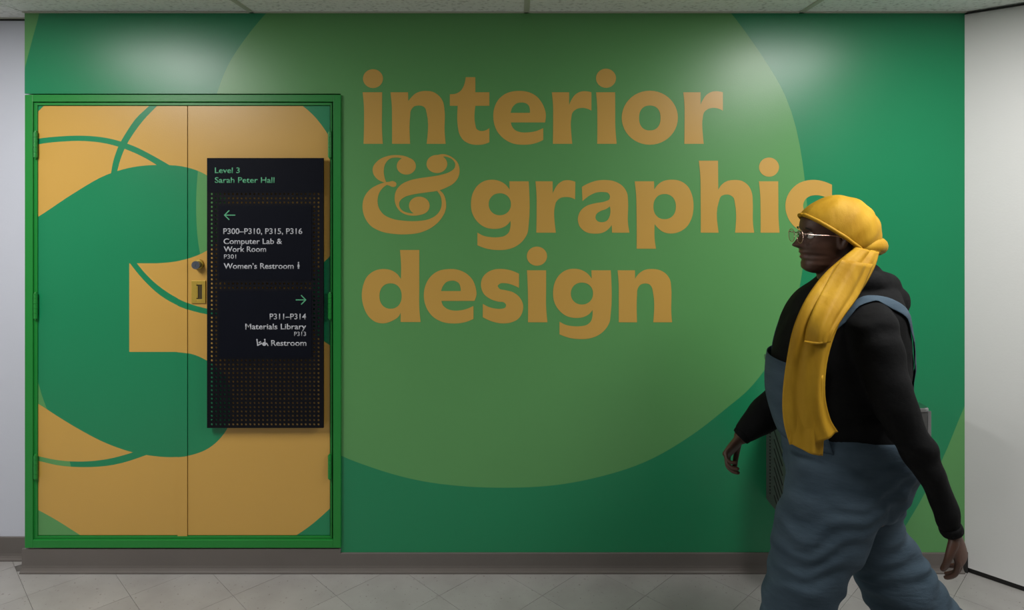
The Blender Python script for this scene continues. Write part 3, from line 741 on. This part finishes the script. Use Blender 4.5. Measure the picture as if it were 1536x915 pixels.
for i in range(nr+1):
    u = -.118+.232*i/nr; f = prof(FT, u); b_ = prof(BT, u); wd = prof(WT, u); c = (f+b_)/2; a = (f-b_)/2
    row = []
    for k in range(ns):
        g_ = 2*math.pi*k/ns; ca_, sa_ = math.cos(g_), math.sin(g_)
        pf = c+a*math.copysign(abs(ca_)**.92, ca_); ps = wd*math.copysign(abs(sa_)**.92, sa_)
        if ca_ > 0:
            nose = math.exp(-(ps/(.0105+.004*max(0, -u*30)))**2)*(0.031*max(0, min(1, (.020-u)/.045))*(1 if u > -.030 else max(0, 1-(-.030-u)/.010)))
            ala = math.exp(-((abs(ps)-.013)/.007)**2-((u+.026)/.009)**2)*.010
            eye = -math.exp(-((abs(ps)-.032)/.014)**2-((u-.006)/.012)**2)*.010
            cheek = math.exp(-((abs(ps)-.042)/.015)**2-((u+.025)/.018)**2)*.005
            lipc = -.010*min(1, (abs(ps)/.032)**2)*math.exp(-((u+.058)/.014)**2)
            pf += nose+ala+eye+cheek+lipc
        row.append(body.verts.new(HC+F*pf+U*u+Sd*ps))
    rows.append(row)
for i in range(nr):
    for k in range(ns): body.faces.new([rows[i][k], rows[i][(k+1) % ns], rows[i+1][(k+1) % ns], rows[i+1][k]])
body.faces.new(rows[0][::-1]); body.faces.new(rows[-1])
# ears
for sg in (-1, 1):
    c = HC+F*(-.008)+U*(-.004)+Sd*(.072*sg)
    tube(body, [c+U*.028+F*-.008, c+U*.022+F*-.018+Sd*sg*.008, c+F*-.016+Sd*sg*.008, c+U*-.024+F*-.006+Sd*sg*.004, c+U*-.03+F*.0], [.006, .008, .009, .008, .005], 10)
    tube(body, [c+U*.028+F*-.008, c+U*.022+F*.004+Sd*sg*.004, c+F*.004, c+U*-.026+F*0], [.006, .006, .006, .006], 10)
neck0 = HC+F*-.012+U*-.06
tube(body, [neck0, HC+F*-.022+U*-.11, HC+F*-.038+U*-.16, W(1275, 450, PY)], [.056, .056, .06, .075], 20)
# trunk under the clothes
TR = edge_rings([(1240, 425, 1315, 430, PY, .09), (1215, 470, 1330, 470, PY, .165), (1200, 520, 1332, 520, PY, .16), (1195, 580, 1330, 580, PY, .15), (1192, 640, 1340, 640, PY, .16), (1200, 690, 1345, 700, PY, .165), (1225, 735, 1330, 735, PY, .14)])
Loft(TR, 3).build(body, 28, 1)
def limb(pts, rs): tube(body, pts, rs, 16, 4)
NA = [W(1308, 492, -.98), W(1330, 560, -1.03), W(1354, 636, -1.045), W(1390, 698, -1.045), W(1413, 755, -1.04), W(1429, 797, -1.04)]
limb([W(1290, 480, -.88)]+NA, [.048, .048, .043, .036, .031, .026, .025])
FA = [W(1262, 490, -.60), W(1222, 545, -.565), W(1182, 592, -.56), W(1145, 625, -.565), W(1112, 655, -.57)]
limb([W(1280, 480, -.69)]+FA, [.06, .056, .048, .041, .035, .026])
NL = [W(1275, 700, -.87), W(1245, 780, -.89), W(1205, 865, -.89), W(1190, 960, -.89), W(1192, 1058, -.89)]
limb(NL, [.088, .078, .058, .052, .038])
FL = [W(1285, 700, -.70), W(1305, 770, -.68), W(1325, 845, -.68), W(1375, 912, -.68), W(1432, 975, -.68)]
limb(FL, [.088, .078, .058, .052, .038])
limb([W(1205, 1062, -.89), W(1190, 1082, -.89), W(1130, 1090, -.895)], [.034, .034, .022])
limb([W(1442, 968, -.68), W(1437, 990, -.68), W(1408, 1014, -.68)], [.034, .032, .022])
# hands
def hand(wrist, d, nrm, curl, thumb_side, spread=.020):
    d = d.normalized(); nrm = (nrm-d*nrm.dot(d)).normalized(); sd = d.cross(nrm)*thumb_side   # sd points towards the thumb
    rings = [(wrist-d*.012, sd*.023, nrm*.019), (wrist+d*.02, sd*.030, nrm*.0165), (wrist+d*.05, sd*.037, nrm*.0155), (wrist+d*.083, sd*.039, nrm*.012)]
    Loft(rings, 3, 2).build(body, 18, .8)
    for i, (ln, r_) in enumerate(((.072, .0086), (.080, .0088), (.074, .0084), (.058, .0075))):
        base = wrist+d*(.080-.004*abs(i-1.2))+sd*(.0305-.0205*i)
        ang = 0; p = base; dd = (d+sd*(.10-.075*i)).normalized(); pts = [base-d*.014, base]
        for sgm, c_r in zip((.46, .31, .23), curl):
            ang += c_r*(1+.08*i); dr = dd*math.cos(ang)+nrm*math.sin(ang); p = p+dr*ln*sgm; pts.append(p)
        tube(body, pts, [r_*.95, r_, r_*.93, r_*.87, r_*.75], 10, 3, 1, sd)
    tb = wrist+d*.022+sd*.024
    td = (d*.75+sd*.55+nrm*.35).normalized(); p1 = tb+td*.038; p2 = p1+(d*.85+nrm*.45+sd*.02).normalized()*.030; p3 = p2+(d*.8+nrm*.6-sd*.15).normalized()*.024
    tube(body, [tb-td*.012, tb, p1, p2, p3], [.012, .014, .0105, .0098, .0078], 10, 3, 1)
# near (left) hand: palm faces the thigh (+Y); thumb forward (-X)
hand(W(1430, 799, -1.04), W(1452, 868, -1.035)-W(1430, 799, -1.04), Vector((-.7, .8, .0)), (.38, .45, .3), -1)
hand(W(1111, 656, -.57), W(1083, 690, -.58)-W(1111, 656, -.57), Vector((.55, -.65, -.6)), (.65, .75, .5), -1)
bme = remeshed('body', body, .0032, 2)
bo = link('body', bme, [SKIN, LIPS], person)
for p in bme.polygons:
    c = p.center-HC; f, u, s_ = c.dot(F), c.dot(U), c.dot(Sd)
    if f > .070 and -.074 < u < -.045 and abs(s_) < .024*(1-((u+.059)/.022)**2)+.001: p.material_index = 1
for sg in (-1, 1):
    bm = bmesh.new(); c = HC+F*.0685+U*.006+Sd*.032*sg
    bmesh.ops.create_uvsphere(bm, u_segments=20, v_segments=14, radius=.0115, matrix=Matrix.Translation(c)); e = bm_obj('eye', bm, EYEW, person, True)
    bm = bmesh.new(); bmesh.ops.create_uvsphere(bm, u_segments=16, v_segments=10, radius=.0055, matrix=Matrix.Translation(c+F*.0075)); bm_obj('iris', bm, IRIS, e, True)
    # upper lid and brow
    bm = bmesh.new(); tube(bm, [c+Sd*(q*.004)+U*(.0085-.0006*q*q)+F*(.0075-.0007*abs(q)) for q in (-3, -1.5, 0, 1.5, 3)], [.0015, .0025, .003, .0025, .0015], 8, 3); bm_obj('eyelid', bm, SKIN, person, True)
    bm = bmesh.new(); tube(bm, [c+Sd*(q*.0055*1)+U*(.024-.0006*(q-sg*-.5)**2)+F*(.015-.0013*q*q) for q in (-3, -1.5, 0, 1.5, 3)], [.001, .0022, .0026, .002, .001], 8, 3); bm_obj('eyebrow', bm, IRIS, person, True)

# --- glasses
bm = bmesh.new()
for sg in (-1, 1):
    c = HC+F*.103+U*.003+Sd*.033*sg
    tube(bm, [c+Sd*.0235*math.cos(2*math.pi*i/36)+U*.0216*math.sin(2*math.pi*i/36) for i in range(37)], .0011, 6, 1, 0, F)
tube(bm, [HC+F*.103+U*.008+Sd*.0105, HC+F*.109+U*.012, HC+F*.103+U*.008-Sd*.0105], .0011, 6, 4)
gl = bm_obj('eyeglasses', bm, GOLD, person, True); gl['label'] = 'thin rose-gold wire glasses'
for sg in (-1, 1):
    c = HC+F*.103+U*.003+Sd*.033*sg
    bm = bmesh.new(); n = 36; R_ = .0235
    pts = [c+Sd*R_*math.cos(2*math.pi*i/n)+U*R_*.92*math.sin(2*math.pi*i/n)-F*abs(math.cos(2*math.pi*i/n)*.5+.5*1)*0 for i in range(n+1)]
    bm.free()
    bm = bmesh.new(); vs = [bm.verts.new(p) for p in pts[:-1]]; bm.faces.new(vs)
    r_ = bmesh.ops.extrude_face_region(bm, geom=bm.faces[:])
    for v in [x for x in r_['geom'] if isinstance(x, bmesh.types.BMVert)]: v.co += F*.0008
    bm_obj('lens', bm, GLASS, gl)
    bm = bmesh.new(); h0 = c+Sd*sg*.0235+U*.010
    tube(bm, [h0, h0+Sd*sg*.012-F*.006, h0+Sd*sg*.015-F*.03-U*.003, HC+F*.0-U*-.006+Sd*sg*.078, HC+F*-.02-U*.012+Sd*sg*.077], .0015, 8, 4, 1); bm_obj('temple', bm, GOLD, gl, True)

# --- hoodie
TOR = edge_rings([(1240, 408, 1318, 402, PY, .070), (1222, 424, 1330, 418, PY, .105), (1203, 442, 1340, 438, PY, .160), (1186, 468, 1346, 465, PY, .200), (1172, 505, 1350, 502, PY, .212), (1162, 545, 1352, 545, PY, .208),
                  (1160, 590, 1354, 590, PY, .196), (1170, 630, 1362, 634, PY, .192), (1180, 655, 1368, 662, PY, .19)])
torso = Loft(TOR, 4)
hb = bmesh.new(); torso.build(hb, 40, .4)
tube(hb, [W(1292, 470, -.86), W(1308, 490, -.985)]+[W(1328, 560, -1.03), W(1352, 635, -1.045), W(1390, 698, -1.045), W(1413, 755, -1.04), W(1425, 790, -1.04)], [.075, .072, .064, .055, .045, .038, .033], 20, 4, .6)
tube(hb, [W(1275, 470, -.70), W(1262, 490, -.62), W(1222, 545, -.575), W(1180, 592, -.56), W(1142, 628, -.565), W(1116, 650, -.57)], [.085, .085, .076, .066, .056, .036], 20, 4, .6)
# hood lying on the back
tube(hb, [W(1262, 422, -.90), W(1305, 424, -.885), W(1330, 432, -.79), W(1305, 424, -.695), W(1262, 422, -.68)], [.022, .036, .045, .036, .022], 16, 4, 1)
tube(hb, [W(1300, 440, -.87), W(1340, 452, -.79), W(1300, 440, -.71)], [.03, .052, .03], 16, 4, 1)
def hdisp(p, n):
    near = max(0, min(1, (-.93-p.y)/.06))
    return .008*nz(p, 7)+.004*nz(p, 16, 5)+.0022*math.sin(p.z*60+6*nz(p, 6, 3))*(.2+.8*near)
hme = remeshed('hoodie', hb, .0065, 6, hdisp)
link('hoodie', hme, BLACK, person)['label'] = 'black hoodie'
for (pts, r) in (((W(1425, 790, -1.04), W(1429, 799, -1.04)), .031), ((W(1118, 648, -.57), W(1111, 655, -.57)), .033)):
    bm = bmesh.new(); tube(bm, [pts[0], (pts[0]+pts[1])/2, pts[1]], [r, r*1.03, r*.96], 24, 3, .2); bm_obj('cuff', bm, BLACK, person, True)

# --- dungarees
db = bmesh.new()
Loft(edge_rings([(1176, 632, 1370, 640, PY, .198), (1177, 655, 1376, 662, PY, .205), (1178, 685, 1374, 690, PY, .200), (1182, 715, 1357, 720, PY, .19), (1190, 750, 1345, 752, PY, .17)]), 4).build(db, 36, .1)
Loft(edge_rings([(1186, 680, 1356, 690, -.865, .12), (1178, 740, 1335, 742, -.885, .128), (1166, 795, 1305, 798, -.89, .125), (1156, 850, 1270, 855, -.89, .122), (1147, 900, 1243, 905, -.89, .118), (1142, 960, 1230, 965, -.89, .112), (1140, 1020, 1228, 1026, -.89, .108), (1139, 1062, 1228, 1068, -.89, .106)]), 4).build(db, 32, 0)
Loft(edge_rings([(1225, 690, 1368, 705, -.71, .12), (1250, 750, 1352, 752, -.69, .12), (1266, 805, 1350, 782, -.68, .115), (1276, 856, 1372, 818, -.68, .11), (1298, 905, 1408, 868, -.68, .108), (1333, 955, 1444, 916, -.68, .104), (1372, 1000, 1474, 958, -.68, .1)]), 4).build(db, 32, 0)
def ddisp(p, n):
    low = max(0, min(1, (.95-p.z)/.2))
    w1 = math.sin(p.z*52+p.x*22+5*nz(p, 5, 2)); w2 = math.sin(p.z*95-p.x*30+7*nz(p, 7, 9))
    return low*(.0052*w1*max(0, .4+nz(p, 4, 8))+.003*w2)+.010*nz(p, 7, 4)
dme = remeshed('dungarees', db, .0065, 6, ddisp)
dg_ = link('dungarees', dme, DENIM, person); dg_['label'] = 'baggy grey-blue denim dungarees'
from mathutils.bvhtree import BVHTree
HT = BVHTree.FromPolygons([v.co for v in hme.vertices], [list(p.vertices) for p in hme.polygons])
# bib and straps follow the hoodie surface
def patch(name, i0, i1, a0, a1, off, m, parent, ni=16, na=16, th=.004, taper=None):
    bm = bmesh.new(); g = []
    for i in range(ni+1):
        row = []
        for k in range(na+1):
            t = i/ni; aa0, aa1 = a0, a1
            if taper: f_ = taper(t); mid = (a0+a1)/2; aa0 = mid-(mid-a0)*f_; aa1 = mid+(a1-mid)*f_
            row.append(bm.verts.new(torso.pt(i0+(i1-i0)*t, aa0+(aa1-aa0)*k/na, off)))
        g.append(row)
    for i in range(ni):
        for k in range(na): bm.faces.new([g[i][k], g[i][k+1], g[i+1][k+1], g[i+1][k]])
    o = bm_obj(name, bm, m, parent, True); s_ = o.modifiers.new('s', 'SOLIDIFY'); s_.thickness = th; s_.offset = 0
    return o
patch('bib', 19, 31, -.95, .95, .013, DENIM, dg_, 20, 24)
for sg in (1, -1):
    bm = bmesh.new(); pts = []
    # up the chest, over the shoulder and down the back
    path = [(19.5, sg*.62), (16, sg*.72), (12, sg*.95), (9, sg*1.25), (7.5, sg*1.57), (9, sg*1.95), (12, sg*2.3), (18, sg*2.6), (26, sg*2.8), (32, sg*2.85)]
    cps = [torso.pt(i, a, .010) for i, a in path]; nb = [torso.pt(i, a+.02, .022) for i, a in path]
    cs = catmull(cps, 5); hb_ = [HT.find_nearest(p) for p in cs]; cs = [h[0]+h[1]*.005 for h in hb_]; out = catmull([torso.pt(i, a, .032)-torso.pt(i, a, .022) for i, a in path], 5)
    L0 = []
    for q, p in enumerate(cs):
        t_ = (cs[min(q+1, len(cs)-1)]-cs[max(q-1, 0)]).normalized(); n_ = hb_[q][1]; s_ = t_.cross(n_).normalized()
        L0.append((p, s_*.019, n_*.003))
    lf = Loft(L0, 1); lf.build(bm, 12, 0); bm_obj('shoulder_strap', bm, DENIM, dg_, True)
for sg in (1, -1):
    bm = bmesh.new(); c = torso.pt(20.5, sg*.6, .018); bmesh.ops.create_cone(bm, cap_ends=True, segments=20, radius1=.011, radius2=.011, depth=.006, matrix=Matrix.Translation(c) @ Matrix.Rotation(math.pi/2, 4, 'Y') )
    bm_obj('bib_button', bm, STAIN, dg_)

# --- headscarf (wrap + knot + tails)
bm = bmesh.new(); n1, n2 = 44, 60
WC = W(1258, 349, PY)
def wrap_pt(th, ph):
    # th polar from top, ph azimuth (0=front)
    x = math.sin(th)*math.cos(ph); y = math.sin(th)*math.sin(ph); z = math.cos(th)
    f = .136*x if x > 0 else .130*x
    s_ = .098*y*(1-.10*max(0, x)); u = .122*z if z > 0 else .105*z
    k = 1+.018*math.sin(9*ph+5*th)*math.sin(th)**2+.012*math.sin(17*(z*.8+x*.6)+2*y)
    return f*k, s_*k, u*k
g_ = []
for i in range(n1+1):
    row = []
    for k in range(n2):
        f, s_, u = wrap_pt(math.pi*i/n1*.999+.001, 2*math.pi*k/n2); row.append(bm.verts.new(WC+F*f+Sd*s_+U*u))
    g_.append(row)
for i in range(n1):
    for k in range(n2): bm.faces.new([g_[i][k], g_[i][(k+1) % n2], g_[i+1][(k+1) % n2], g_[i+1][k]])
bmesh.ops.remove_doubles(bm, verts=bm.verts, dist=.0005)
# open the face: cut by the slanting plane from forehead to nape
pa = W(1203, 322, PY); pb_ = W(1292, 385, PY); dv = (pb_-pa).normalized(); nrm = dv.cross(Vector((0, 1, 0)))
if nrm.z > 0: nrm = -nrm
bmesh.ops.bisect_plane(bm, geom=bm.verts[:]+bm.edges[:]+bm.faces[:], plane_co=pa, plane_no=nrm, clear_outer=True)
o = hs = bm_obj('headscarf', bm, SCARF, person, True); hs['label'] = 'bright yellow headscarf with long tail'; sd_ = o.modifiers.new('s', 'SOLIDIFY'); sd_.thickness = .008; sd_.offset = -1
# rolled edge along the face opening
bm = bmesh.new()
edge = []
for k in range(41):
    a = -math.pi+2*math.pi*k/40
    # points of the wrap ellipsoid on the plane
    last = None; hit = None
    for q in range(120):
        th = math.pi*(.05+.945*q/119); f, s_, u = wrap_pt(th, a); p = WC+F*f*1.0+Sd*s_+U*u
        d = (p-pa).dot(nrm)
        if last is not None and (last[0] < 0) != (d < 0): hit = last[1].lerp(p, last[0]/(last[0]-d)); break
        last = (d, p)
    if hit is not None: edge.append(hit)
tube(bm, edge, .0065, 8, 2, 1); bm_obj('rolled_edge', bm, SCARF, hs, True)
# knot at the nape
bm = bmesh.new()
for (dy, dz, r) in ((0, 0, .030), (.004, .010, .022), (-.004, -.012, .021)):
    tube(bm, [W(1287, 372+dz*-400, -.86+dy), W(1313, 369+dz*-400, -.84+dy), W(1318, 369+dz*-400, -.79), W(1311, 369+dz*-400, -.74)], [r*.5, r*.8, r*.95, r*.7], 14, 4, 1)
bm_obj('knot', bm, SCARF, hs, True)
def ribbon(name, rows, nu=14, th=.007, fold=.010, ph=0, sub=5, cols=None):
    """rows: (lx,ly,ldepth, rx,ry,rdepth) in photo px"""
    A = catmull([W(r[0], r[1], r[2]) for r in rows], sub); B = catmull([W(r[3], r[4], r[5]) for r in rows], sub)
    bm = bmesh.new(); g = []; n = len(A)
    for i in range(n):
        row = []
        for k in range(nu*2+1):
            t = k/(nu*2); p = A[i].lerp(B[i], t); bulge = math.sin(math.pi*t)
            p = p+Vector((0, -1, 0))*(bulge*.024+fold*math.sin(t*9+ph+i*.06)*.55+fold*.22*math.sin(t*21+ph*2-i*.05))
            row.append(bm.verts.new(p))
        g.append(row)
    for i in range(n-1):
        for k in range(nu*2): bm.faces.new([g[i][k], g[i][k+1], g[i+1][k+1], g[i+1][k]])
    o = bm_obj(name, bm, SCARF, hs, True); s_ = o.modifiers.new('s', 'SOLIDIFY'); s_.thickness = th; s_.offset = 0
    return o
ribbon('scarf_tail', [(1284, 372, -.885, 1316, 378, -.86), (1258, 392, -.925, 1310, 400, -.90), (1233, 415, -.955, 1293, 432, -.945), (1208, 450, -1.0, 1270, 462, -1.01), (1190, 492, -1.02, 1252, 500, -1.045), (1180, 540, -1.02, 1240, 545, -1.055), (1174, 590, -1.01, 1238, 592, -1.055), (1175, 630, -1.01, 1246, 628, -1.05), (1184, 666, -1.01, 1258, 648, -1.05)])
ribbon('scarf_tail', [(1200, 560, -1.03, 1236, 560, -1.045), (1190, 600, -1.025, 1238, 610, -1.04), (1186, 640, -1.02, 1236, 655, -1.035), (1184, 664, -1.02, 1234, 684, -1.03)], fold=.008, ph=2)
ribbon('scarf_tail', [(1262, 390, -.955, 1308, 396, -.925), (1240, 425, -.985, 1288, 440, -.975), (1222, 462, -1.035, 1265, 472, -1.035), (1212, 490, -1.05, 1250, 495, -1.065), (1208, 514, -1.05, 1243, 512, -1.07)], fold=.007, ph=4, nu=10)
bm = bmesh.new(); tube(bm, [W(1208, 513, -1.070), W(1225, 515, -1.085), W(1243, 512, -1.075)], .004, 8, 3)
bm_obj('scarf_hem', bm, SCARF, hs, True)

# --- shoes
def shoe(ankle, heel, toe, y):
    t = thing
    d = (toe-heel); L_ = d.length; d = d.normalized(); up_ = Vector((0, 1, 0)).cross(d)
    if up_.z < 0: up_ = -up_
    bm = bmesh.new(); R = []
    for s_, h, wd_ in ((0.0, .030, .022), (.04, .045, .033), (.12, .060, .037), (.30, .062, .038), (.45, .048, .041), (.62, .036, .046), (.82, .028, .045), (.95, .020, .036), (1.0, .012, .020)):
        R.append((heel+d*L_*s_+up_*(h*.5+.018), up_*h*.62, Vector((0, -wd_, 0))))
    Loft(R, 4).build(bm, 24, .3)
    tube(bm, [heel+d*L_*.22+up_*.05, heel+d*L_*.22+up_*.095], [.042, .040], 20, 3, .2)
    o = bm_obj('shoe', bm, SHOE, person, True)
    bm = bmesh.new(); pts = []
    for s_, wd_ in ((-.01, .02), (.04, .034), (.2, .038), (.42, .037), (.62, .046), (.82, .046), (.95, .038), (1.01, .02)): pts.append((heel+d*L_*s_, wd_))
    lo_ = [bm.verts.new(p+Vector((0, -w_, 0))) for p, w_ in pts]+[bm.verts.new(p+Vector((0, w_, 0))) for p, w_ in reversed(pts)]
    hi_ = [bm.verts.new(v.co+up_*.024) for v in lo_]; n = len(lo_)
    bm.faces.new(lo_[::-1]); bm.faces.new(hi_)
    for i in range(n): bm.faces.new([lo_[i], lo_[(i+1) % n], hi_[(i+1) % n], hi_[i]])
    bm_obj('sole', bm, SOLE, o)
h0 = W(1232, 0, -.89); shoe(None, Vector((h0.x, -.89, .001)), Vector((h0.x-.262, -.90, .001)), -.89)
t0 = W(1378, 0, -.68); shoe(None, Vector((t0.x+.20, -.68, .135)), Vector((t0.x, -.685, .002)), -.68)
print('tiles', ntile)
